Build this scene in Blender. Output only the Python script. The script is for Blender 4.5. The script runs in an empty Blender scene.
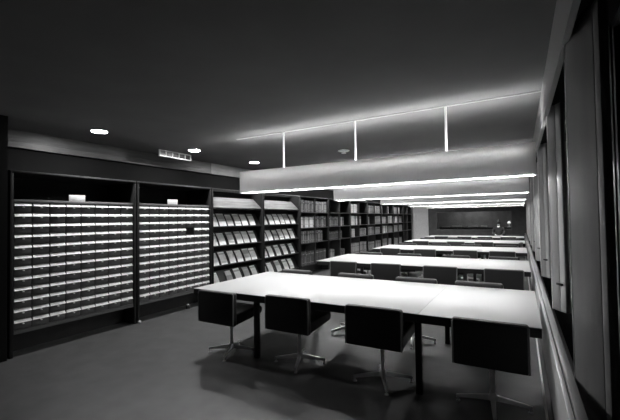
import bpy, bmesh, math, random
from mathutils import Vector, Matrix
rnd = random.Random(7)
PI = math.pi
sc = bpy.context.scene
C = sc.collection

# ------------------------------------------------------------------ materials
def mat(name, v, rough=.6, spec=.3, metal=0., noise=0., nscale=20., bump=0., bscale=200., stretch=None):
    m = bpy.data.materials.new(name); m.use_nodes = True
    nt = m.node_tree; b = nt.nodes['Principled BSDF']
    b.inputs['Base Color'].default_value = (v, v, v, 1)
    b.inputs['Roughness'].default_value = rough
    b.inputs['Specular IOR Level'].default_value = spec
    b.inputs['Metallic'].default_value = metal
    if noise or bump:
        tc = nt.nodes.new('ShaderNodeTexCoord'); src = tc.outputs['Object']
        if stretch:
            mp = nt.nodes.new('ShaderNodeMapping'); mp.inputs['Scale'].default_value = stretch
            nt.links.new(src, mp.inputs['Vector']); src = mp.outputs['Vector']
    if noise:
        n = nt.nodes.new('ShaderNodeTexNoise'); n.inputs['Scale'].default_value = nscale
        n.inputs['Detail'].default_value = 5
        nt.links.new(src, n.inputs['Vector'])
        r = nt.nodes.new('ShaderNodeMapRange')
        r.inputs['From Min'].default_value = .3; r.inputs['From Max'].default_value = .7
        r.inputs['To Min'].default_value = v * (1 - noise); r.inputs['To Max'].default_value = v * (1 + noise)
        nt.links.new(n.outputs['Fac'], r.inputs['Value'])
        nt.links.new(r.outputs['Result'], b.inputs['Base Color'])
    if bump:
        n2 = nt.nodes.new('ShaderNodeTexNoise'); n2.inputs['Scale'].default_value = bscale
        nt.links.new(src, n2.inputs['Vector'])
        bp = nt.nodes.new('ShaderNodeBump'); bp.inputs['Strength'].default_value = bump
        bp.inputs['Distance'].default_value = .004
        nt.links.new(n2.outputs['Fac'], bp.inputs['Height']); nt.links.new(bp.outputs['Normal'], b.inputs['Normal'])
    return m

def emit(name, v, s):
    m = bpy.data.materials.new(name); m.use_nodes = True
    b = m.node_tree.nodes['Principled BSDF']
    b.inputs['Base Color'].default_value = (v, v, v, 1)
    b.inputs['Emission Color'].default_value = (1, 1, 1, 1)
    b.inputs['Emission Strength'].default_value = s
    return m

def bands(name, base, light, spec_list, axis='Z', rough=.55):
    """procedural cover: horizontal bands (from, to, value) in generated coordinates"""
    m = mat(name, base, rough)
    nt = m.node_tree; b = nt.nodes['Principled BSDF']
    tc = nt.nodes.new('ShaderNodeTexCoord'); sx = nt.nodes.new('ShaderNodeSeparateXYZ')
    nt.links.new(tc.outputs['Generated'], sx.inputs[0])
    ramp = nt.nodes.new('ShaderNodeValToRGB'); ramp.color_ramp.interpolation = 'CONSTANT'
    nt.links.new(sx.outputs[axis], ramp.inputs['Fac'])
    els = ramp.color_ramp.elements
    stops = [(0, base)]
    for a, c, v in spec_list: stops += [(a, v), (c, base)]
    els[0].position = 0; els[0].color = (base, base, base, 1)
    els[1].position = stops[1][0]; v = stops[1][1]; els[1].color = (v, v, v, 1)
    for p, v in stops[2:]:
        e = els.new(p); e.color = (v, v, v, 1)
    n = nt.nodes.new('ShaderNodeTexNoise'); n.inputs['Scale'].default_value = 9
    nt.links.new(tc.outputs['Object'], n.inputs['Vector'])
    r = nt.nodes.new('ShaderNodeMapRange'); r.inputs['To Min'].default_value = .75; r.inputs['To Max'].default_value = 1.2
    nt.links.new(n.outputs['Fac'], r.inputs['Value'])
    mx = nt.nodes.new('ShaderNodeVectorMath'); mx.operation = 'SCALE'
    nt.links.new(ramp.outputs['Color'], mx.inputs[0]); nt.links.new(r.outputs['Result'], mx.inputs['Scale'])
    nt.links.new(mx.outputs[0], b.inputs['Base Color'])
    return m

M = dict(
    carpet=mat('floor_covering', .062, .42, .7, noise=.25, nscale=5, bump=.3, bscale=160),
    ceiling=mat('ceiling_paint', .13, .8, .15, noise=.06, nscale=2),
    soffit=mat('soffit_paint', .30, .6, .3),
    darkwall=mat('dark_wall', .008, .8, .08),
    backwall=mat('back_wall', .12, .7, .2, noise=.12, nscale=5),
    pierpaint=mat('pier_paint', .8, .8, .2, noise=.08, nscale=14),
    fascia=mat('fascia_board', .07, .45, .4, noise=.25, nscale=6, stretch=(1, .3, 6)),
    fascia2=mat('fascia_light', .2, .5, .4, noise=.1, nscale=6),
    wood=mat('dark_shelf_steel', .014, .5, .2),
    wood2=mat('shelf_edge_metal', .07, .35, .5),
    black=mat('black_vinyl', .02, .45, .35, bump=.15, bscale=300),
    piping=mat('chair_piping', .16, .4, .5),
    frame=mat('black_frame', .015, .4, .4),
    laminate=mat('white_laminate', .60, .35, .3, noise=.02, nscale=1.5),
    chrome=mat('polished_aluminium', .95, .33, .6, metal=.85),
    rod=mat('white_rod', .8, .4, .3),
    lum=mat('luminaire_board', .78, .6, .25, noise=.03, nscale=10),
    inner=mat('luminaire_inside', .8, .5, .3),
    diffuser=emit('luminaire_diffuser', .8, 16.5),
    tube=emit('fluorescent_tube', .8, 36.),
    tube2=emit('fluorescent_tube_rear', .8, 7.),
    lens=emit('downlight_lens', .9, 140.),
    drawer=mat('drawer_front', .10, .5, .35, noise=.15, nscale=12),
    catbody=mat('catalog_body', .10, .5, .35),
    cathead=mat('catalog_header', .22, .45, .4),
    label=mat('label_card', .9, .5, .3, noise=.12, nscale=25),
    pull=mat('drawer_pull', .8, .35, .5),
    card=mat('white_card', .85, .6, .2),
    canopy=mat('display_canopy', .15, .5, .4, noise=.35, nscale=5, stretch=(1, .4, 5)),
    convector=mat('convector_panel', .85, .25, .8),
    ledge=mat('ledge_metal', .32, .35, .5),
    alum=mat('aluminium_strip', .85, .3, .5, metal=.7),
    fin=mat('window_fin', .28, .45, .4, noise=.12, nscale=2, stretch=(4, 4, .5)),
    fin2=mat('window_fin_edge', .45, .25, .6, noise=.3, nscale=2, stretch=(4, 4, .7)),
    pages=mat('book_pages', .6, .8, .1),
    grille=mat('vent_frame', .4, .5, .3),
    grille2=mat('vent_louvres', .035, .5, .3, noise=.4, nscale=25),
    detector=mat('ceiling_fitting', .95, .3, .4),
    hair=mat('dark_hair', .012, .6, .3, bump=.4, bscale=80),
    skin=mat('skin', .45, .55, .3),
    sweater=mat('dark_sweater', .035, .85, .1, noise=.2, nscale=60),
    shirt=mat('white_shirt', .7, .8, .1),
    counter=mat('counter', .08, .5, .3),
    paper=mat('paper', .6, .8, .1),
)
nt = M['lum'].node_tree; pb = nt.nodes['Principled BSDF']; tr_ = nt.nodes.new('ShaderNodeBsdfTranslucent'); tr_.inputs[0].default_value = (.8, .8, .8, 1)
mxs = nt.nodes.new('ShaderNodeMixShader'); mxs.inputs[0].default_value = .12; on = nt.nodes['Material Output']
nt.links.new(pb.outputs[0], mxs.inputs[1]); nt.links.new(tr_.outputs[0], mxs.inputs[2]); nt.links.new(mxs.outputs[0], on.inputs['Surface'])
g = bpy.data.materials.new('window_glass'); g.use_nodes = True
b = g.node_tree.nodes['Principled BSDF']
b.inputs['Base Color'].default_value = (.9, .9, .9, 1); b.inputs['Roughness'].default_value = .03
b.inputs['Transmission Weight'].default_value = 1.; b.inputs['IOR'].default_value = 1.3
M['glass'] = g

# ------------------------------------------------------------------ mesh helpers
class MB:
    def __init__(s): s.bm = bmesh.new(); s.mats = []
    def _mi(s, m):
        if m is None: return 0
        if m not in s.mats: s.mats.append(m)
        return s.mats.index(m)
    def box(s, x0, x1, y0, y1, z0, z1, bev=0., m=None, mx=None, seg=2):
        r = bmesh.ops.create_cube(s.bm, size=1)
        vs = r['verts']
        for v in vs:
            v.co = Vector(((x0 + x1) / 2 + v.co.x * (x1 - x0), (y0 + y1) / 2 + v.co.y * (y1 - y0), (z0 + z1) / 2 + v.co.z * (z1 - z0)))
        fs = set(f for v in vs for f in v.link_faces)
        if bev:
            es = list(set(e for v in vs for e in v.link_edges))
            rr = bmesh.ops.bevel(s.bm, geom=es, offset=bev, segments=seg, affect='EDGES', profile=.5)
            fs = set(rr['faces']) | set(f for f in fs if f.is_valid)
            vs = list(set(v for f in fs for v in f.verts))
        i = s._mi(m)
        for f in fs:
            f.material_index = i; f.smooth = bool(bev)
        if mx: bmesh.ops.transform(s.bm, matrix=mx, verts=vs)
        return s
    def tube(s, pts, rad, n=12, m=None, caps=True):
        pts = [Vector(p) for p in pts]
        if not hasattr(rad, '__len__'): rad = [rad] * len(pts)
        rings = []; i = s._mi(m)
        for k, p in enumerate(pts):
            t = (pts[min(k + 1, len(pts) - 1)] - pts[max(k - 1, 0)]).normalized()
            a = Vector((0, 0, 1)) if abs(t.z) < .9 else Vector((1, 0, 0))
            u = t.cross(a).normalized(); w = t.cross(u)
            rings.append([s.bm.verts.new(p + (u * math.cos(2 * PI * j / n) + w * math.sin(2 * PI * j / n)) * rad[k]) for j in range(n)])
        for a, c in zip(rings, rings[1:]):
            for j in range(n):
                f = s.bm.faces.new((a[j], a[(j + 1) % n], c[(j + 1) % n], c[j])); f.smooth = True; f.material_index = i
        if caps:
            for r_ in (rings[0], rings[-1]):
                f = s.bm.faces.new(r_); f.material_index = i
        return s
    def lathe(s, prof, c=(0, 0, 0), n=24, m=None):
        i = s._mi(m); c = Vector(c); rings = []
        for r_, z in prof:
            rings.append([s.bm.verts.new(c + Vector((r_ * math.cos(2 * PI * j / n), r_ * math.sin(2 * PI * j / n), z))) for j in range(n)])
        for a, d in zip(rings, rings[1:]):
            for j in range(n):
                f = s.bm.faces.new((a[j], a[(j + 1) % n], d[(j + 1) % n], d[j])); f.smooth = True; f.material_index = i
        for r_ in (rings[0], rings[-1]):
            f = s.bm.faces.new(r_); f.material_index = i
        return s
    def prism(s, poly, axis, a0, a1, m=None, smooth=False):
        """poly: 2D points; axis 'x' -> points are (y,z); 'y' -> (x,z); 'z' -> (x,y)"""
        i = s._mi(m)
        def P(p, a):
            return {'x': (a, p[0], p[1]), 'y': (p[0], a, p[1]), 'z': (p[0], p[1], a)}[axis]
        A = [s.bm.verts.new(P(p, a0)) for p in poly]; B = [s.bm.verts.new(P(p, a1)) for p in poly]
        n = len(poly)
        for j in range(n):
            f = s.bm.faces.new((A[j], A[(j + 1) % n], B[(j + 1) % n], B[j])); f.material_index = i; f.smooth = smooth
        for r_ in (A, B):
            f = s.bm.faces.new(r_); f.material_index = i
        return s
    def build(s, name, m=None, parent=None, wn=False):
        bmesh.ops.recalc_face_normals(s.bm, faces=s.bm.faces[:])
        me = bpy.data.meshes.new(name); s.bm.to_mesh(me); s.bm.free()
        for q in (s.mats or [m]): me.materials.append(q)
        try: me.set_sharp_from_angle(angle=math.radians(42))
        except Exception: pass
        o = bpy.data.objects.new(name, me); C.objects.link(o)
        if parent: o.parent = parent
        return o

def tag(o, label=None, cat=None, group=None, kind=None):
    if label: o['label'] = label
    if cat: o['category'] = cat
    if group: o['group'] = group
    if kind: o['kind'] = kind
    return o
def empty(name, loc=(0, 0, 0), rz=0, **k):
    o = bpy.data.objects.new(name, None); C.objects.link(o)
    o.location = loc; o.rotation_euler = (0, 0, rz); o.empty_display_size = .1
    return tag(o, **k)
def struct(name, mb, m, label=None, parent=None):
    o = mb.build(name, m, parent)
    if not parent: o['kind'] = 'structure'
    if label: o['label'] = label
    return o
def kids(o): return [c for c in o.children]
def copy_tree(o, parent=None):
    c = o.copy(); C.objects.link(c)
    if parent: c.parent = parent
    for ch in kids(o): copy_tree(ch, c)
    return c
ORD = ['first', 'second', 'third', 'fourth', 'fifth', 'sixth', 'seventh', 'eighth', 'ninth', 'tenth', 'eleventh', 'twelfth']

# ------------------------------------------------------------------ room
CH = 2.87
YB, YF = -1.8, 21.0
struct('floor', MB().box(-6.1, .75, YB - .1, 23.9, -.1, 0), M['carpet'], 'dark floor of the reading room')
struct('ceiling', MB().box(-6.1, .75, YB - .1, 23.9, CH, CH + .1), M['ceiling'], 'dim plaster ceiling')
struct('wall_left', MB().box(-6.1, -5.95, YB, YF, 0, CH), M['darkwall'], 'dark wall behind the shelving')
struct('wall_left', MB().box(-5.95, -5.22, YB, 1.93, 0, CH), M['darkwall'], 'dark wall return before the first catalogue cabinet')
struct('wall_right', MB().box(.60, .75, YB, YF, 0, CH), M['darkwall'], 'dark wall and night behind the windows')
struct('wall_front', MB().box(-6.1, .75, YB - .1, YB, 0, CH), M['darkwall'], 'dark wall behind the viewer')
# far wall with an interior window
wb = MB()
WX0, WX1, WZ0, WZ1 = -4.03, -.36, .88, 1.86
wb.box(-4.45, WX0, YF, YF + .12, 0, CH); wb.box(WX1, .75, YF, YF + .12, 0, CH)
wb.box(WX0, WX1, YF, YF + .12, 0, WZ0); wb.box(WX0, WX1, YF, YF + .12, WZ1, CH)
struct('wall_back', wb, M['backwall'], 'dark grey far wall with a wide interior window')
struct('wall_back', MB().box(-5.95, -4.45, YF - .06, YF + .12, 0, CH), M['pierpaint'], 'pale rough wall section beside the last bookcase')
fw = MB(); t = .03
fw.box(WX0, WX1, YF - .01, YF + .13, WZ1 - t, WZ1); fw.box(WX0, WX1, YF - .01, YF + .13, WZ0, WZ0 + t)
fw.box(WX0, WX0 + t, YF - .01, YF + .13, WZ0 + t, WZ1 - t); fw.box(WX1 - t, WX1, YF - .01, YF + .13, WZ0 + t, WZ1 - t)
w = empty('window_1', ((WX0 + WX1) / 2, YF, 0), kind='structure'); w['label'] = 'wide interior window in the far wall'
def under(o, p):
    o.parent = p; o.matrix_parent_inverse = Matrix.Translation(-Vector(p.location)) if p.rotation_euler.z == 0 else p.matrix_basis.inverted()
    return o
under(fw.build('window_frame', mat('far_frame', .2, .5)), w)
under(MB().box(WX0 + t, WX1 - t, YF + .05, YF + .056, WZ0 + t, WZ1 - t).build('window_pane', M['glass']), w)
# room beyond the far window
struct('wall_back', MB().box(-6.1, .75, 23.8, 23.9, 0, CH), mat('annex_wall', .30, .8, .1, noise=.15, nscale=3), 'grey wall of the room beyond the far window')
struct('wall_left', MB().box(-5.4, -5.3, YF + .12, 23.8, 0, CH), M['backwall'], 'side wall of the room beyond')
struct('wall_right', MB().box(.5, .6, YF + .12, 23.8, 0, CH), M['backwall'], 'right side wall of the room beyond')

# fascia along the left wall under the ceiling
def fascia(y0, y1, m, lab, n):
    f = MB(); f.box(-5.95, -5.90, y0, y1, 2.645, CH); f.box(-5.95, -5.885, y0, y1, 2.63, 2.645)
    f.box(-5.95, -5.893, y0, y1, 2.72, 2.728)
    struct('trim_%d' % n, f, m, lab)
fascia(1.93, 5.88, M['fascia'], 'dark panelled fascia high on the left wall', 1)
fascia(5.88, 20.94, M['fascia2'], 'paler fascia high on the left wall above the magazine racks', 2)
# pelmet along the window side
pm = MB(); pm.box(.22, .25, YB, YF, 2.52, CH)
struct('trim_3', pm, M['soffit'], 'painted pelmet board running along the window side of the ceiling')

# ------------------------------------------------------------------ window side
cv = empty('convector_casing', (.2, 9.6, 0), label='long low convector casing running under the windows beside the table ends', cat='convector')
under(MB().box(.135, .15, 1.0, 20.9, .0, .045, .003).build('skirting_strip', M['alum']), cv)['label'] = 'bright aluminium strip at the floor'
under(MB().box(.19, .21, 1.0, 20.9, .0, .19).build('plinth', M['frame']), cv)
cp = MB(); cp.box(.172, .195, 1.0, 20.9, .19, .66, .003)
under(cp.build('front_panel', M['convector']), cv)
under(MB().box(.198, .21, 1.0, 20.9, .66, .715).build('gap_strip', M['frame']), cv)
lg = MB(); lg.box(.186, .228, 1.0, 20.9, .715, .74, .004)
under(lg.build('ledge', M['ledge']), cv)

def pier(xl, yl, xr, yr, z0, wide, n, lab):
    r = empty('trim_%d' % n, (xr, yr, z0), kind='structure'); r['label'] = lab
    d = Vector((xr - xl, yr - yl, 0)); W = d.length; d.normalize()
    ang = math.atan2(d.y, d.x)
    T = Matrix.Translation((xl, yl, 0)) @ Matrix.Rotation(ang, 4, 'Z')
    xj = W - (.05 if wide else .07)
    def bx(a, c, e, f, zz0, zz1, bv=0): return MB().box(a, c, e, f, zz0, zz1, bv, mx=T)
    under(bx(0, xj - .003, 0, .04, z0, 2.60, .004).build('board', M['fin']), r)
    under(bx(xj + .003, W, -.002, .04, z0, 2.60, .006).build('edge_strip', M['fin2' if not wide else 'fin']), r)
    under(bx(xj - .003, xj + .003, .012, .04, z0, 2.60).build('joint', M['frame']), r)
    under(bx(-.004, 0, -.002, .04, z0, 2.60).build('corner_bead', M['alum']), r)['label'] = 'bright metal corner bead'
    if not wide:
        under(bx(xj - .02, xj + .045, -.022, -.002, z0 + .235, z0 + .255, .003).build('latch', M['frame']), r)['label'] = 'small dark latch'
pier(.231, 2.39, .334, 2.09, 0, True, 4, 'broad grey window pier nearest the camera at the right edge')
py_ = [3.88 + 2.08 * k for k in range(9)]
for k, y in enumerate(py_):
    if y < 20.5: pier(.240, y + .15, .33, y, .74, False, 5 + k, 'narrow grey window fin with a latch, %s after the broad near pier' % ORD[k])
# windows between the piers
ys = [.3, 2.47] + [y + .15 for y in py_ if y < 20.5]
for k, (a, c) in enumerate(zip(ys, ys[1:] + [20.95])):
    c2 = c - .05
    if c2 - a < .3: continue
    w = empty('window_%d' % (k + 2), (.46, (a + c2) / 2, .74), kind='structure'); w['label'] = 'tall dark window bay behind the fins, %s from the camera' % ORD[min(k, 11)]
    f = MB(); t = .04
    f.box(.44, .48, a, c2, .70, .74); f.box(.44, .48, a, c2, 2.56, 2.60)
    f.box(.44, .48, a, a + t, .74, 2.56); f.box(.44, .48, c2 - t, c2, .74, 2.56)
    under(f.build('window_frame', M['frame']), w)
    under(MB().box(.457, .463, a + t, c2 - t, .74, 2.56).build('window_pane', M['glass']), w)
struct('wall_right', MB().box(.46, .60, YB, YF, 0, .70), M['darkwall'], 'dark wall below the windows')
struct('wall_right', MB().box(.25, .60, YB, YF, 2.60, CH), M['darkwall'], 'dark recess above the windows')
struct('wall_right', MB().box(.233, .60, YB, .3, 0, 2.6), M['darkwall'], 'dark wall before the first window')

# ------------------------------------------------------------------ tables
TX0, TX1, TZ = -3.67, .125, .73
ROW = [3.33 + 3.27 * k for k in range(5)]
TD = 1.6
where = ['nearest the camera', 'second from the camera', 'third from the camera', 'fourth from the camera', 'farthest from the camera']
def make_table():
    r = empty('reading_table', (0, 0, 0))
    for a, c in ((TX0, -.823), (-.820, TX1)):
        MB().box(a, c, 0, TD, TZ - .006, TZ, .0015).build('tabletop', M['laminate'], r)
    f = MB(); f.box(TX0 + .001, TX1 - .001, .001, .03, TZ - .08, TZ - .006); f.box(TX0 + .001, TX1 - .001, TD - .03, TD - .001, TZ - .08, TZ - .006)
    f.box(TX0 + .001, TX0 + .03, .03, TD - .03, TZ - .04, TZ - .006); f.box(TX1 - .03, TX1 - .001, .03, TD - .03, TZ - .04, TZ - .006)
    f.box(TX0 + .03, TX1 - .03, .03, TD - .03, TZ - .03, TZ - .006)
    f.build('apron', M['frame'], r)
    for x in (-2.69, -.83):
        for y in (.03, TD - .085):
            MB().box(x - .027, x + .027, y, y + .054, 0, TZ - .03, .003).build('leg', M['frame'], r)
    return r
tb = make_table()
tables = [tb] + [copy_tree(tb) for _ in range(4)]
for k, o in enumerate(tables):
    o.location = (0, ROW[k], 0)
    tag(o, 'long white-topped reading table with black edge and legs, %s' % where[k], 'table', 'white reading tables in five rows')

# ------------------------------------------------------------------ chairs
def make_chair():
    r = empty('swivel_chair')
    # seat cushion: side profile (y,z)
    prof = [(-.20, .408), (.10, .432), (.235, .443), (.262, .455), (.275, .480), (.275, .510), (.262, .534), (.235, .546), (-.20, .534)]
    sb = MB(); sb.prism(prof, 'x', -.262, .262, smooth=True)
    o = sb.build('seat', M['black'], r)
    bv = o.modifiers.new('bevel', 'BEVEL'); bv.width = .018; bv.segments = 3; bv.limit_method = 'ANGLE'; bv.angle_limit = math.radians(60)
    MB().box(-.273, .273, -.272, -.200, .405, .777, .022, seg=4).build('backrest', M['black'], r)
    pp = MB()
    zt, zb, h = .769, .413, .267
    path = [(-h, zb), (-h, zt - .015), (-h + .006, zt - .003), (-h + .02, zt + .003), (h - .02, zt + .003), (h - .006, zt - .003), (h, zt - .015), (h, zb)]
    pp.tube([(x, -.266, z) for x, z in path], .009, 8)
    pp.build('piping', M['piping'], r)
    MB().box(-.10, .10, -.10, .10, .405, .440, .004).build('seat_plate', M['frame'], r)
    c = MB(); c.lathe([(.018, .095), (.018, .28), (.019, .29), (.024, .30), (.024, .41)], n=20)
    c.build('column', M['chrome'], r)
    MB().lathe([(.03, .055), (.042, .065), (.042, .085), (.028, .105), (.02, .12)], n=20).build('hub', M['chrome'], r)
    for k in range(4):
        a = k * PI / 2
        l = MB()
        m4 = Matrix.Rotation(a, 4, 'Z')
        secs = [(.03, .021, .060, .100), (.12, .018, .054, .086), (.24, .014, .042, .066), (.285, .012, .036, .056)]
        rings = []
        for (d, hw, z0, z1) in secs:
            rings.append([l.bm.verts.new(m4 @ Vector((d, s_ * w_, z))) for s_, w_, z in ((-1, hw, z0), (1, hw, z0), (1, hw * .7, z1), (-1, hw * .7, z1))])
        for p, q in zip(rings, rings[1:]):
            for j in range(4): l.bm.faces.new((p[j], p[(j + 1) % 4], q[(j + 1) % 4], q[j]))
        l.bm.faces.new(rings[0]); l.bm.faces.new(rings[-1])
        lo = l.build('leg', M['chrome'], r)
        gc = m4 @ Vector((.272, 0, 0))
        gl = MB(); gl.lathe([(.017, 0), (.018, .008), (.007, .014), (.007, .042)], c=gc, n=12)
        gl.build('glide', M['pull'], lo)
    return r
ch0 = make_chair(); used = [False]
GR = 'dark swivel chairs around the reading tables'
def chair(x, y, rz, base, label):
    o = ch0 if not used[0] else copy_tree(ch0)
    used[0] = True
    o.location = (x, y, 0); o.rotation_euler.z = rz
    for c_ in o.children:
        n_ = c_.name.split('.')[0]
        if n_ in ('leg', 'hub'): c_.rotation_euler.z = base - rz
    tag(o, label, 'chair', GR)
# base spider rotations and places; x of base, y of base (relative to table front edge)
near = {0: [(-3.06, .03, .0, .42), (-2.165, .15, 0, .38), (-1.20, .13, 0, .44), (-.235, .105, 0, .10)],
        1: [(-2.95, .0, 0, .5), (-2.12, .0, .02, .9), (-1.18, .0, 0, .2), (-.24, .0, 0, .6)],
        2: [(-3.05, -.05, 0, .4), (-2.14, -.05, 0, .8), (-1.18, -.05, 0, .2), (-.38, -.05, 0, .6)],
        3: [(-3.0, -.08, 0, .4), (-1.86, -.08, 0, .8), (-1.02, -.08, 0, .2)],
        4: [(-2.90, -.06, 0, .4), (-2.0, -.06, 0, .8), (-1.24, -.06, 0, .2), (-.42, -.06, 0, .6)]}
pos4 = ['leftmost of four', 'second from the left', 'third from the left', 'rightmost of four']
pos3 = ['leftmost of three', 'middle of three', 'rightmost of three']
tname = ['the nearest table', 'the second table from the camera', 'the third table from the camera', 'the fourth table from the camera', 'the farthest table']
for k in range(5):
    for j, (x, dy, rz, ba) in enumerate(near[k]):
        chair(x, ROW[k] + dy, rz, ba, 'dark swivel chair, %s, near side of %s' % ((pos4 if k != 3 else pos3)[j], tname[k]))
chair(-.24, ROW[3] - .30, PI / 2 - .1, .3, 'dark swivel chair turned sideways by the window end of the fourth table')
far = {0: [(-3.15, .4), (-2.12, .9), (-1.24, .2), (-.47, .7)], 1: [(-3.1, .5), (-2.2, .2), (-1.2, .8), (-.3, .4)],
       2: [(-3.1, .5), (-2.1, .2), (-1.25, .8), (-.35, .4)], 3: [(-3.2, .5), (-2.2, .2), (-1.2, .8), (-.3, .4)],
       4: [(-3.1, .5), (-2.1, .2), (-.83, .8), (-.3, .4)]}
for k in range(5):
    for j, (x, ba) in enumerate(far[k]):
        dy = TD - .18
        if k == 4 and j == 2: dy = TD + .12
        chair(x, ROW[k] + dy, PI, ba, 'dark swivel chair, %s, far side of %s' % (pos4[j], tname[k]))

# ------------------------------------------------------------------ luminaires
LX0, LX1, LZ0, LZ1 = -3.74, .155, 2.012, 2.345
LDP = .11
def make_lum():
    r = empty('pendant_luminaire')
    MB().box(LX0, LX1, 0, .006, LZ0, LZ1, .001).build('side_board', M['lum'], r)
    MB().box(LX0, LX1, LDP - .006, LDP, LZ0, LZ1, .001).build('side_board', M['lum'], r)
    for a in (LX0, LX1 - .018):
        MB().box(a, a + .018, .006, LDP - .006, LZ0, LZ1).build('end_board', M['lum'], r)
    MB().box(LX0 + .06, LX1 - .02, .0065, LDP - .0065, LZ0 + .002, LZ0 + .012).build('diffuser', M['diffuser'], r)['label'] = 'glowing white diffuser strip'
    MB().box(LX0 + .018, LX1 - .018, .006, LDP - .006, LZ0 + .02, LZ0 + .03).build('reflector', M['inner'], r)
    sp = MB(); sp.box(LX0 + .02, LX1 - .02, LDP / 2 - .003, LDP / 2 + .003, LZ0 + .03, LZ1 - .04)
    sp.build('spine', M['inner'], r)
    for yy, mm in ((.032, 'tube'), (LDP - .032, 'tube2')):
        MB().tube([(LX0 + .1, yy, LZ1 - .07), (LX1 - .1, yy, LZ1 - .07)], .014, 12).build('fluorescent_tube', M[mm], r)
    for x in (-2.95, -1.83, -.71):
        q = MB(); q.tube([(x, LDP / 2, LZ1 - .08), (x, LDP / 2, CH)], .013, 12)
        q.build('hanging_rod', M['rod'], r)
    MB().box(LX0 - .1, .218, LDP / 2 - .02, LDP / 2 + .02, CH - .006, CH).build('ceiling_channel', M['soffit'], r)
    return r
lm = make_lum()
for k in range(5):
    o = lm if k == 0 else copy_tree(lm)
    o.location = (0, ROW[k] + .995, 0)
    tag(o, 'long pale box luminaire hung over the table %s' % where[k], 'ceiling light', 'box luminaires hung over the reading tables')

# ------------------------------------------------------------------ downlights, vent, ceiling fitting
dlab = ['above the first catalogue cabinet', 'above the second catalogue cabinet', 'above the first magazine rack', 'above the second magazine rack',
        'added above the first bookcase bay', 'added above the second bookcase bay', 'added above the third bookcase bay', 'added above the fourth bookcase bay', 'added above the fifth bookcase bay', 'added above the sixth bookcase bay', 'nearest the far wall']
for k in range(10):  # row continued past those in view, added to light the far bays
    y = 2.91 + 1.71 * k
    o = empty('downlight', (-5.05, y, CH), label='small round ceiling downlight %s' % dlab[k], cat='ceiling light', group='round downlights along the shelves')
    o2 = MB().lathe([(.115, 0), (.115, -.008), (.098, -.012), (.098, 0)], n=28).build('trim_ring', M['grille'], o)
    MB().lathe([(.094, -.001), (.090, -.011), (.06, -.015), (.03, -.016)], n=28).build('lens', M['lens'], o)
v = empty('ceiling_vent', (-5.47, 4.57, CH), label='narrow slotted vent box with a pale frame hung under the ceiling above the cabinets', cat='vent')
f = MB(); L_ = .36
f.box(-.03, .0, -L_, L_, -.12, -.103); f.box(-.03, .0, -L_, L_, -.017, 0); f.box(-.03, 0, -L_, -L_ + .02, -.103, -.017); f.box(-.03, 0, L_ - .02, L_, -.103, -.017)
f.build('frame', M['grille'], v)
MB().box(-.025, -.012, -L_ + .02, L_ - .02, -.103, -.017).build('louvre_panel', M['grille2'], v)
sl = MB()
for k in range(1, 5): sl.box(-.022, -.004, -L_ + .144 * k - .006, -L_ + .144 * k + .006, -.103, -.017)
sl.build('divider', M['grille'], v)
d = empty('ceiling_fitting', (-2.80, 6.14, CH), label='small white disc fitting on the ceiling behind the nearest luminaire', cat='ceiling fitting')
MB().lathe([(.06, 0), (.105, -.012), (.108, -.022), (.09, -.03)], n=28).build('disc', M['detector'], d)
MB().lathe([(.02, -.03), (.02, -.05), (.042, -.055), (.042, -.066)], n=20).build('deflector', M['detector'], d)

# ------------------------------------------------------------------ left wall shelving
XF, XB = -5.25, -5.93
ZTOP = 2.24
def carcass(r, y0, y1, depth, tf=0.):
    """r at (XF, y0, 0); local coordinates: x 0 = front, negative = back; y 0..w"""
    w_ = y1 - y0
    for a in (0, w_ - .035):
        s = MB(); s.box(-depth, 0, a, a + .035, 0, ZTOP, .002); s.build('side_panel', M['wood'], r)
    MB().box(-depth, -depth + .015, .035, w_ - .035, 0, ZTOP).build('back_panel', M['wood'], r)
    MB().box(-depth + .015, -tf, .035, w_ - .035, ZTOP - .03, ZTOP).build('top_panel', M['wood'], r)
    MB().box(-.003, .006, .0, w_, ZTOP - .022, ZTOP, .002).build('top_rail', M['wood2'], r)

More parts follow.
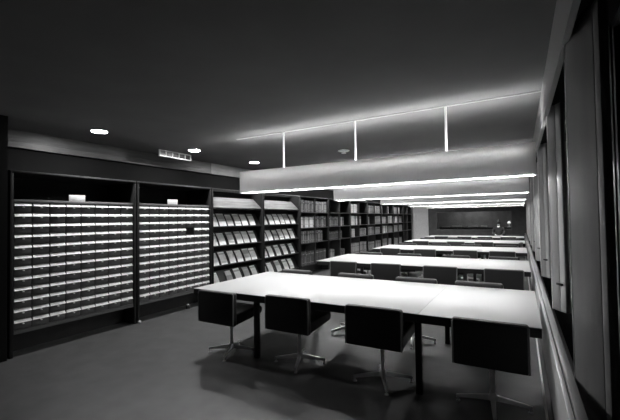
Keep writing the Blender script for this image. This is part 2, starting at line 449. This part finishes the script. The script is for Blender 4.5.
def catalog(y0, y1, n):
    w_ = y1 - y0
    r = empty('card_catalog_cabinet', (XF, y0, 0), label='dark card catalogue cabinet with twelve rows of drawers, %s' % ('at the left edge' if n == 0 else 'next to the magazine racks'), cat='cabinet')
    r['group'] = 'card catalogue cabinets on the left wall'
    carcass(r, y0, y1, .66)
    Z0, Z1 = .315, 1.855
    a, c = .045, w_ - .045
    b_ = MB()
    b_.box(-.50, -.03, .035, a + .002, .27, 1.89); b_.box(-.50, -.03, c - .002, w_ - .035, .27, 1.89)
    b_.box(-.50, -.01, a, c, .27, Z0); b_.box(-.50, -.035, a, c, Z1, 1.89); b_.box(-.52, -.50, .035, w_ - .035, .27, 1.89)
    b_.build('body', M['catbody'], r)
    MB().box(-.035, -.012, a, c, Z1, 1.89, .002).build('header_strip', M['cathead'], r)
    MB().box(-.30, -.28, .035, w_ - .035, 0, .27).build('plinth', M['frame'], r)
    nr, nc = 12, 8
    ph, pw = (Z1 - Z0) / nr, (c - a) / nc
    first = None
    for i in range(nr):
        for j in range(nc):
            if n == 1 and i == 3 and j == 5: continue
            y = a + pw * j; z = Z1 - ph * (i + 1)
            if first is None:
                fr = MB(); fr.box(-.38, -.028, .005, pw - .005, .003, ph - .003)
                fr.box(-.028, -.022, .012, pw - .012, .010, ph - .058, .002)
                dr = fr.build('drawer', M['drawer'], r)
                lb = MB(); lb.prism([(-.028, ph - .010), (-.005, ph - .042), (-.009, ph - .046), (-.0285, ph - .042)], 'y', .007, pw - .007)
                lo = lb.build('label_holder', M['label'], dr); lo['label'] = 'pale label strip'
                kn = MB(); kn.box(-.022, .002, pw / 2 - .009, pw / 2 + .009, ph - .066, ph - .054, .002)
                kn.build('drawer_pull', M['pull'], dr)
                first = dr
            else:
                dr = copy_tree(first, r)
            dr.location = (0, y, z)
    return r
cat1 = catalog(1.965, 3.605, 0)
cat2 = catalog(3.625, 5.225, 1)
# blank cards standing on the cabinets
for (yc, lab) in ((2.74, 'small blank white card standing on the first catalogue cabinet'), (4.33, 'small blank white card standing on the second catalogue cabinet')):
    c_ = MB(); c_.box(-.004, 0, -.105, .105, 0, .085, .001)
    c_.prism([(-.004, 0), (-.05, 0), (-.004, .05)], 'y', -.004, .004)
    o = c_.build('notice_card', M['card']); o.location = (XF - .03, yc, 1.891); tag(o, lab, 'card', 'blank cards on the cabinets')
o = MB().lathe([(.022, 0), (.026, .004), (.026, .03), (.012, .045)], n=16).build('floor_glide', M['grille']); o.location = (XF + .03, 3.64, 0)
tag(o, 'small pale round foot on the floor between the two catalogue cabinets', 'foot')
o = empty('floor_socket', (XF - .04, 4.66, 0), label='small round pale socket on the floor under the second catalogue cabinet', cat='socket')
MB().lathe([(.04, 0), (.04, .06), (.03, .07)], n=16).build('housing', M['frame'], o)
MB().lathe([(.024, .07), (.024, .082), (.01, .085)], n=16).build('cap', M['grille'], o)

# magazine covers
covers = []
for k in range(9):
    base = [.92, .86, .74, .95, .66, .88, .8, .5, .9][k]
    dark = base * [.55, .6, .6, .75, .6, .5, .7, .6, .6][k]
    sp = [[(.72, .86, dark)], [(.1, .25, dark), (.78, .9, base * .6)], [(.55, .9, dark)], [(.84, .9, dark)], [(.15, .6, dark)], [(.8, .95, dark)], [(.3, .7, base * 1.3)], [(.7, .8, .6)], [(.05, .35, dark), (.7, .74, dark)]][k]
    covers.append(bands('magazine_cover_%s' % 'abcdefghi'[k], base, 0, sp))
def mag_mesh(k, w_, h_):
    s = MB(); n = 6; i = s._mi(covers[k]); s._mi(M['pages'])
    fr, bk = [], []
    for j in range(n + 1):
        t_ = j / n; bow = .010 * math.sin(PI * t_)
        fr.append([s.bm.verts.new((.006 + bow, yy, h_ * t_)) for yy in (-w_ / 2, w_ / 2)])
        bk.append([s.bm.verts.new((bow, yy, h_ * t_)) for yy in (-w_ / 2, w_ / 2)])
    for j in range(n):
        f = s.bm.faces.new((fr[j][0], fr[j][1], fr[j + 1][1], fr[j + 1][0])); f.smooth = True
        s.bm.faces.new((bk[j][0], bk[j + 1][0], bk[j + 1][1], bk[j][1]))
        for e in (0, 1): s.bm.faces.new((fr[j][e], fr[j + 1][e], bk[j + 1][e], bk[j][e])).material_index = 1
    s.bm.faces.new((fr[0][0], bk[0][0], bk[0][1], fr[0][1])).material_index = 1
    s.bm.faces.new((fr[n][0], fr[n][1], bk[n][1], bk[n][0])).material_index = 1
    o = s.build('magazine'); me = o.data; bpy.data.objects.remove(o); return me
mags = [mag_mesh(k, [.19, .18, .195, .185, .17, .19, .18, .18, .2][k], [.285, .28, .29, .27, .265, .285, .28, .275, .29][k]) for k in range(9)]
TILT = math.radians(27)
SH = [1.83, 1.46, 1.07, .67, .27]
def magrack(y0, y1, n):
    w_ = y1 - y0
    r = empty('magazine_rack', (XF, y0, 0), label='dark magazine display rack with sloped shelves, %s' % ['next to the card cabinets', 'next to the bookcases'][n], cat='magazine rack')
    r['group'] = 'magazine racks on the left wall'
    carcass(r, y0, y1, .38, .25)
    cn = MB(); cn.prism([(-.02, SH[0] + .02), (-.02, SH[0] + .035), (-.26, SH[0] + .255), (-.27, SH[0] + .245)], 'y', .04, w_ - .04)
    cn.build('canopy', M['canopy'], r)['label'] = 'lit sloping top panel'
    for z in SH:
        s = MB(); s.box(-.365, -.03, .035, w_ - .035, z - .0, z + .013); s.box(-.036, -.03, .035, w_ - .035, z - .014, z + .014, .002)
        s.build('shelf', M['wood'], r)
        MB().box(-.0298, -.0285, .037, w_ - .037, z + .004, z + .013).build('shelf_edge', M['wood2'], r)
        if z != SH[0]:
            p = MB(); p.prism([(-.065, z + .0132), (-.065 - .27 * math.tan(TILT) , z + .285), (-.077 - .27 * math.tan(TILT), z + .285), (-.077, z + .0132)], 'y', .04, w_ - .04)
            p.build('sloped_panel', M['frame'], r)
    return r
magrack(5.245, 6.885, 0); magrack(6.905, 8.545, 1)
layout = {
 (0, 0): [(.13, 0), (.37, 2), (.60, 4), (.84, 1), (1.07, 3), (1.33, 5)],
 (0, 1): [(.12, 0), (.36, 3), (.63, 1), (.90, 5), (1.12, 6), (1.37, 0)],
 (0, 2): [(.15, 3), (.40, 1), (.66, 6), (.90, 3), (1.16, 2), (1.38, 0)],
 (0, 3): [(.17, 3), (.58, 4), (.86, 0), (1.14, 7), (1.41, 1)],
 (1, 0): [(.14, 3), (.42, 3), (.66, 0), (.90, 1), (1.13, 2), (1.40, 3)],
 (1, 1): [(.13, 0), (.36, 3), (.61, 4), (.85, 1), (1.09, 3), (1.36, 0)],
 (1, 2): [(.14, 1), (.40, 3), (.70, 0), (1.02, 5), (1.35, 1)],
 (1, 3): [(.13, 4), (.38, 3), (.72, 2), (1.05, 0), (1.31, 6)]}
rn = ['top', 'second', 'third', 'lowest']; bn = ['rack by the card cabinets', 'rack by the bookcases']
def place_mag(y, z, k, lab, grp, off=0., rz=0.):
    o = bpy.data.objects.new('magazine', mags[k]); C.objects.link(o)
    o.location = (XF - .056 + off, y, z + .0165); o.rotation_euler = (rz, -TILT, 0)
    tag(o, lab, 'magazine', grp)
for (n, row), L in layout.items():
    z = SH[row + 1]
    y0 = (5.245, 6.905)[n]
    for q, (dy, k) in enumerate(L):
        tone = 'dark-covered' if k == 7 else 'grey-covered' if k in (2, 4, 6) else 'pale-covered'
        place_mag(y0 + dy, z, k, '%s magazine, %s on the %s row of the %s' % (tone, ORD[q], rn[row], bn[n]), 'magazines on the display racks', rz=rnd.uniform(-.02, .02))

# bookcases
YBK = [8.565 + 1.71 * k for k in range(8)]
BS = [.30, .92, 1.35, 1.79]
bayname = ['next to the magazine racks', 'second after the magazine racks', 'third after the magazine racks', 'fourth after the magazine racks', 'fifth after the magazine racks', 'sixth after the magazine racks', 'last and darkest, by the far wall']
for k in range(7):
    y0, y1 = YBK[k], YBK[k + 1] - .02
    if k == 6: y1 = 20.45
    w_ = y1 - y0
    r = empty('bookcase', (XF, y0, 0), label='tall dark steel bookcase bay, %s' % bayname[k], cat='bookcase'); r['group'] = 'bookcase bays along the left wall'
    carcass(r, y0, y1, .38)
    for z in BS:
        s = MB(); s.box(-.365, 0, .035, w_ - .035, z - .015, z); s.box(-.003, .003, .035, w_ - .035, z - .022, z + .002)
        s.build('shelf', M['wood'], r)
        MB().box(.0032, .0045, .037, w_ - .037, z - .018, z - .004).build('shelf_edge', M['wood2'], r)
    MB().box(-.35, -.002, w_ / 2 - .006, w_ / 2 + .006, BS[0], ZTOP - .03).build('divider', M['wood2'], r)
    MB().box(-.3, -.28, .035, w_ - .035, 0, .285).build('plinth', M['frame'], r)
# books
bk_m = []
for k, (v_, bl) in enumerate([(.10, [(.12, .16, .3), (.78, .84, .35)]), (.16, [(.2, .23, .42), (.62, .8, .08)]), (.09, [(.15, .18, .25), (.45, .48, .2), (.8, .83, .25)]), (.28, [(.25, .28, .1), (.7, .82, .12)]),
                              (.85, [(.3, .33, .4), (.75, .8, .5)]), (.85, [(.45, .47, .6)]), (.38, [(.1, .2, .2), (.7, .75, .15)]), (.055, [(.75, .8, .2), (.2, .22, .15)])]):
    bk_m.append(bands('book_cloth_%s' % 'abcdefgh'[k], v_, 0, bl))
bnames = ['dark grey', 'mid-grey', 'dark', 'grey', 'pale', 'white', 'light grey', 'black']
book_me = {}
def book_mesh(k, th):
    key = (k, th)
    if key in book_me: return book_me[key]
    H_, D_ = .30, .22
    s = MB(); s._mi(bk_m[k]); s._mi(M['pages'])
    n = 6
    pts = [(-D_, 0), (0, 0)] + [(.008 * math.sin(PI * j / n), th * j / n) for j in range(1, n)] + [(0, th), (-D_, th)]
    # cloth cover wrapping three sides
    s.prism([(-D_, 0)] + [(0, 0)] + [(.009 * math.sin(PI * j / n), th * j / n) for j in range(1, n)] + [(0, th), (-D_, th), (-D_, th - .003), (-.012, th - .003), (-.012, .003), (-D_, .003)], 'z', 0, H_, m=bk_m[k])
    s.box(-D_ + .004, -.013, .0035, th - .0035, .004, H_ - .006, m=M['pages'])
    o = s.build('book'); me = o.data; bpy.data.objects.remove(o)
    book_me[key] = me; return me
# (bay, row from top, half, fill fraction, kinds, height, mean thickness)
plan = []
D = lambda b, r_, h, fl, ks, ht, th: plan.append((b, r_, h, fl, ks, ht, th))
D(0, 0, 0, 1, [1, 3, 0, 1, 3], .335, .072); D(0, 0, 1, 1, [3, 1, 6, 0, 3], .335, .072)
D(0, 1, 0, 1, [4, 4, 4, 6], .315, .065); D(0, 1, 1, .93, [0, 1, 3, 1], .33, .072)
D(0, 2, 0, 1, [3, 1, 6, 1], .33, .068); D(0, 2, 1, .62, [3, 1, 0], .33, .068)
D(0, 3, 0, 1, [0, 2, 0, 1], .37, .075); D(0, 3, 1, .95, [2, 0, 0], .37, .075)
D(1, 1, 0, 1, [1, 0, 3, 1], .31, .068); D(1, 1, 1, .45, [1, 1, 4], .30, .068)
D(1, 2, 0, .95, [0, 7, 2], .27, .068); D(1, 2, 1, .3, [0, 7], .27, .068)
D(1, 3, 0, .55, [6, 1, 3], .32, .062); D(1, 3, 1, .6, [0, 1, 2], .28, .068)
D(2, 0, 0, .95, [4, 6, 4, 5], .33, .062)
D(2, 1, 0, .9, [1, 6, 5, 5, 5, 5, 4], .34, .065); D(2, 1, 1, .3, [3, 6], .32, .06)
D(2, 2, 0, .55, [6, 3, 6, 4], .30, .062); D(2, 2, 1, .95, [6, 3, 6, 1], .30, .062)
D(2, 3, 0, 1, [6, 6, 3, 6], .38, .066); D(2, 3, 1, 1, [6, 3, 6, 1], .38, .066)
D(3, 0, 0, .95, [3, 6, 1], .32, .066); D(3, 0, 1, .9, [6, 1, 3], .32, .066)
D(3, 1, 0, .35, [3, 1], .30, .066); D(3, 1, 1, 1, [6, 3, 6], .33, .066)
D(3, 2, 0, 1, [3, 6, 1], .32, .066); D(3, 2, 1, .9, [6, 3, 1], .30, .066)
D(3, 3, 0, .95, [3, 6, 1], .33, .066); D(3, 3, 1, .9, [6, 1, 3], .34, .066)
D(4, 0, 0, .2, [4, 5], .33, .075); D(4, 0, 1, .35, [4, 1], .33, .075)
D(4, 1, 0, .8, [3, 4, 6], .30, .075); D(4, 1, 1, .95, [5, 6, 3], .33, .075)
D(4, 2, 0, 1, [4, 3, 6], .32, .075); D(4, 2, 1, .95, [6, 1, 3], .30, .075)
D(4, 3, 0, .9, [6, 3, 6], .36, .075); D(4, 3, 1, .7, [3, 6, 1], .34, .075)
for r_ in range(4):
    D(5, r_, 0, .9, [[6, 1], [3, 4, 1], [3, 6], [1, 3]][r_], .31, .085); D(5, r_, 1, [.4, .85, .9, .8][r_], [[6, 4], [3, 1], [3, 6], [1, 3]][r_], .31, .085)
plan.sort(key=lambda p: (p[0], p[1]))
rowname = ['top', 'second', 'third', 'lowest']
nb = 0; rest = []
for (b_, r_, h, fl, ks, ht, th) in plan:
    y0 = YBK[b_]; w_ = 1.69; zs = BS[3 - r_]
    ya = y0 + (.04 if h == 0 else w_ / 2 + .01); yend = y0 + (w_ / 2 - .01 if h == 0 else w_ - .04)
    end = ya + (yend - ya) * fl
    y = ya; q = 0
    while True:
        tk = th + rnd.choice((-.008, 0, .006))
        tk = round(tk, 3)
        if y + tk > end: break
        k = ks[q % len(ks)]
        if rnd.random() < .15: k = rnd.choice(ks)
        me = book_mesh(k, tk)
        hs = (ht + rnd.choice((0, 0, 0, -.008, .006, -.02))) / .30
        if nb < 300:
            o = bpy.data.objects.new('book', me); C.objects.link(o)
            o.location = (XF - .035 + rnd.uniform(-.008, .006), y, zs); o.scale = (1, 1, hs)
            tag(o, '%s volume, %s on the %s shelf, %s half of bookcase %s' % (bnames[k], ORD[q], rowname[r_], ('left', 'right')[h], ['nearest the magazines', 'second from the magazines', 'third from the magazines', 'fourth from the magazines', 'fifth from the magazines', 'sixth from the magazines'][b_]), 'book', 'bound volumes in the bookcases')
            nb += 1
        else:
            rest.append((me, (XF - .035, y, zs), hs))
        y += tk + .0015; q += 1
if rest:
    bm = bmesh.new(); ml = []
    for me, loc, hs in rest:
        t_ = me.copy(); t_.transform(Matrix.Translation(loc) @ Matrix.Diagonal((1, 1, hs, 1)))
        off = len(bm.faces); bm.from_mesh(t_); bm.faces.ensure_lookup_table()
        for i_ in range(off, len(bm.faces)):
            mm = t_.materials[bm.faces[i_].material_index]
            if mm not in ml: ml.append(mm)
            bm.faces[i_].material_index = ml.index(mm)
        bpy.data.meshes.remove(t_)
    me = bpy.data.meshes.new('books'); bm.to_mesh(me); bm.free()
    for m_ in ml: me.materials.append(m_)
    o = bpy.data.objects.new('books', me); C.objects.link(o)
    tag(o, 'rows of small distant grey books in the farthest filled bookcase bays', 'books', kind='stuff')

# ------------------------------------------------------------------ room beyond the far window
ct = empty('counter', (-2.2, 22.4, 0), label='low dark counter in the room beyond the far window', cat='counter')
MB().box(-1.9, 1.9, -.3, .3, .96, 1.0, .004).build('counter_top', M['counter'], ct)
MB().box(-1.85, 1.85, -.25, .27, 0, .96).build('body', M['counter'], ct)
for (x, wd, h_, gname) in ((-3.75, .42, .05, 'wide low'), (-3.15, .5, .10, 'taller'), (-2.3, .5, .06, 'middle'), (-1.75, .3, .09, 'rightmost')):
    s = MB(); z = 1.0
    for q in range(4):
        s.box(-wd / 2 + rnd.uniform(-.02, .02), wd / 2 + rnd.uniform(-.02, .02), -.15, .15, q * h_ / 4, (q + 1) * h_ / 4 - .002, .001)
    o = s.build('paper_stack', M['paper']); o.location = (x, 22.35, 1.0)
    tag(o, '%s stack of papers on the counter beyond the far window' % gname, 'papers', 'paper stacks on the far counter')
lp = empty('desk_lamp', (-.52, 22.35, 1.0), label='small bright white lamp at the right end of the far window', cat='lamp')
MB().lathe([(.09, 0), (.09, .015), (.02, .03), (.015, .22)], n=20).build('base', M['card'], lp)
MB().lathe([(.09, .2), (.085, .2), (.05, .31), (.055, .31)], n=24).build('lamp_shade', emit('lamp_shade_glow', .8, .35), lp)
a = empty('annex_fill_lamp', (-2.4, 22.6, CH), label='round unseen lamp added to light the room beyond the far window', cat='ceiling light')  # added out of sight to brighten the room behind the window
MB().lathe([(.25, 0), (.25, -.04), (.24, -.05)], n=24).build('housing', M['grille'], a)
MB().lathe([(.23, -.05), (.2, -.06), (.05, -.065)], n=24).build('diffuser', emit('annex_fill_glow', .8, 12.), a)

# ------------------------------------------------------------------ seated reader
def skin_mesh(chains, name):
    vs, es, rs = [], [], []
    idx = {}
    def V(p, r_):
        k = tuple(round(c, 4) for c in p)
        if k not in idx: idx[k] = len(vs); vs.append(p); rs.append(r_)
        return idx[k]
    for ch in chains:
        ids = [V(p, r_) for p, r_ in ch]
        es += [(a_, b2) for a_, b2 in zip(ids, ids[1:])]
    me = bpy.data.meshes.new(name); me.from_pydata(vs, es, [])
    o = bpy.data.objects.new(name, me); C.objects.link(o)
    md = o.modifiers.new('s', 'SKIN'); md.use_smooth_shade = True
    sv = me.skin_vertices[0].data
    for i_, r_ in enumerate(rs): sv[i_].radius = (r_, r_) if not hasattr(r_, '__len__') else r_
    sv[0].use_root = True
    sd = o.modifiers.new('d', 'SUBSURF'); sd.levels = 1; sd.render_levels = 1
    dg = bpy.context.evaluated_depsgraph_get()
    nm = bpy.data.meshes.new_from_object(o.evaluated_get(dg))
    bpy.data.objects.remove(o)
    return nm
def hand_chains(wr, dirx, palm):
    """five fingers resting on the table, from the wrist along dirx"""
    out = []
    d = Vector(dirx).normalized(); s = Vector((-d.y, d.x, 0)) * palm
    wr = Vector(wr); pc = wr + d * .05
    out.append([(tuple(wr), .024), (tuple(pc), (.032, .018))])
    for q, (sp, ln) in enumerate(((-.028, .060), (-.010, .072), (.010, .068), (.027, .052))):
        b0 = pc + d * .03 + s * sp
        out.append([(tuple(pc), (.032, .018)), (tuple(b0), .010), (tuple(b0 + d * ln * .5 + Vector((0, 0, .008))), .009), (tuple(b0 + d * ln + Vector((0, 0, -.008))), .007)])
    tb_ = wr + d * .02 - s * .035
    out.append([(tuple(wr), .024), (tuple(tb_), .011), (tuple(tb_ + d * .03 - s * .012), .009), (tuple(tb_ + d * .05 - s * .014), .008)])
    return out
pr = empty('person', (-.83, ROW[4] + TD + .10, 0), label='dark-haired person seated reading at the far side of the farthest table', cat='person')
# person faces -y; local origin under the seat centre
pel = (0, .02, .66); ab = (0, .03, .82); chs = (0, .0, 1.00); nk = (0, -.03, 1.14); hd = (0, -.07, 1.24)
body = [[(pel, (.15, .12)), (ab, (.125, .10)), (chs, (.16, .11)), ((0, -.01, 1.09), (.08, .07)), (nk, .05), (hd, .055)]]
for s_ in (-1, 1):
    body.append([(chs, (.16, .11)), ((s_ * .17, -.0, 1.05), .06), ((s_ * .23, -.05, .88), .045), ((s_ * .20, -.26, .785), .037), ((s_ * .10, -.36, .765), .026)])
    body += hand_chains((s_ * .10, -.36, .765), (-s_ * .5, -.8, 0), s_)
    body.append([(pel, (.15, .12)), ((s_ * .10, -.02, .645), .085), ((s_ * .12, -.42, .60), .062), ((s_ * .13, -.42, .30), .048), ((s_ * .13, -.40, .09), .035), ((s_ * .14, -.50, .04), .035), ((s_ * .145, -.58, .03), .028)])
bme = skin_mesh(body, 'person_body')
bm = bmesh.new(); bm.from_mesh(bme)
HM = Matrix.Translation((0, -.085, 1.29)) @ Matrix.Rotation(math.radians(42), 4, 'X')
def ell(c, r_, n=16):
    rr = bmesh.ops.create_uvsphere(bm, u_segments=n, v_segments=n // 2 + 2, radius=1)
    bmesh.ops.transform(bm, matrix=HM @ Matrix.Translation(c) @ Matrix.Diagonal((r_[0], r_[1], r_[2], 1)), verts=rr['verts'])
ell((0, .0, .02), (.073, .092, .098)); ell((0, -.025, -.045), (.052, .062, .062))
ell((0, -.092, -.01), (.012, .02, .022)); ell((0, -.078, -.052), (.024, .012, .009))
ell((-.075, .0, -.005), (.010, .018, .03)); ell((.075, .0, -.005), (.010, .018, .03))
for s_ in (-1, 1): ell((s_ * .03, -.080, .018), (.013, .010, .008))
me = bpy.data.meshes.new('body'); bm.to_mesh(me); bm.free(); me.materials.append(M['skin'])
bo = bpy.data.objects.new('body', me); C.objects.link(bo); bo.parent = pr
rm = bo.modifiers.new('r', 'REMESH'); rm.mode = 'VOXEL'; rm.voxel_size = .007; rm.use_smooth_shade = True
def cloth(name, chains, m):
    nm = skin_mesh(chains, name); nm.materials.clear(); nm.materials.append(m)
    o = bpy.data.objects.new(name, nm); C.objects.link(o); o.parent = pr
    return o
sw = [[((0, .02, .64), (.165, .135)), (ab, (.142, .118)), (chs, (.178, .128)), ((0, -.01, 1.10), (.085, .075))]]
for s_ in (-1, 1):
    sw.append([(chs, (.178, .128)), ((s_ * .17, -.0, 1.05), .075), ((s_ * .23, -.05, .88), .058), ((s_ * .20, -.26, .795), .048), ((s_ * .125, -.335, .775), .036)])
cloth('sweater', sw, M['sweater'])
tr = []
for s_ in (-1, 1):
    tr.append([((0, .02, .64), (.16, .12)), ((s_ * .10, -.02, .645), .098), ((s_ * .12, -.43, .60), .075), ((s_ * .13, -.43, .30), .062), ((s_ * .13, -.41, .10), .055)])
cloth('trousers', tr, M['sweater'])
for s_ in (-1, 1):
    sh = [[((s_ * .13, -.39, .05), .045), ((s_ * .14, -.50, .042), .042), ((s_ * .145, -.60, .036), .034)]]
    cloth('shoe', sh, M['frame'])
col = MB(); col.lathe([(.062, 1.10), (.068, 1.10), (.058, 1.145), (.052, 1.145)], c=(0, -.025, 0), n=18)
co = col.build('collar', M['shirt'], pr); co['label'] = 'white shirt collar'
bm = bmesh.new()
for c_, r_ in (((0, .016, .055), (.098, .112, .104)), ((0, .05, -.03), (.088, .062, .09)), ((-.066, .02, -.02), (.028, .055, .075)), ((.066, .02, -.02), (.028, .055, .075))): ell(c_, r_, 18)
me = bpy.data.meshes.new('hair'); bm.to_mesh(me); bm.free(); me.materials.append(M['hair'])
ho = bpy.data.objects.new('hair', me); C.objects.link(ho); ho.parent = pr
rm = ho.modifiers.new('r', 'REMESH'); rm.mode = 'VOXEL'; rm.voxel_size = .008; rm.use_smooth_shade = True
bkp = MB(); bkp.prism([(-.15, .0), (-.08, .014), (0, .004), (.08, .014), (.15, 0), (.15, -.002), (-.15, -.002)], 'y', -.11, .11)
o = bkp.build('open_book', M['paper']); o.location = (-.83, ROW[4] + TD - .42, TZ + .0025)
tag(o, 'open book lying on the farthest table in front of the seated person', 'book')

# ------------------------------------------------------------------ world, camera
wd = bpy.data.worlds.new('night'); sc.world = wd; wd.use_nodes = True
wd.node_tree.nodes['Background'].inputs[0].default_value = (.003, .003, .003, 1)
yaw, pit, roll = .523, .0244, -.0152
F = Vector((-math.sin(yaw) * math.cos(pit), math.cos(yaw) * math.cos(pit), math.sin(pit)))
Rt = Vector((math.cos(yaw), math.sin(yaw), 0)); U = Rt.cross(F)
c_, s_ = math.cos(roll), math.sin(roll)
R2 = Rt * c_ + U * s_; U2 = U * c_ - Rt * s_
cam = bpy.data.cameras.new('camera'); co = bpy.data.objects.new('camera', cam); C.objects.link(co)
mw = Matrix((R2, U2, -F)).transposed().to_4x4(); mw.translation = Vector((0, 0, 1.6)); co.matrix_world = mw
cam.sensor_width = 36; cam.lens = 36 * 363.88 / 620; cam.clip_start = .05
sc.camera = co
sc.view_settings.view_transform = 'Standard'; sc.view_settings.look = 'None'
sc.view_settings.exposure = 1.5; sc.view_settings.gamma = 1; sc.view_settings.use_curve_mapping = False
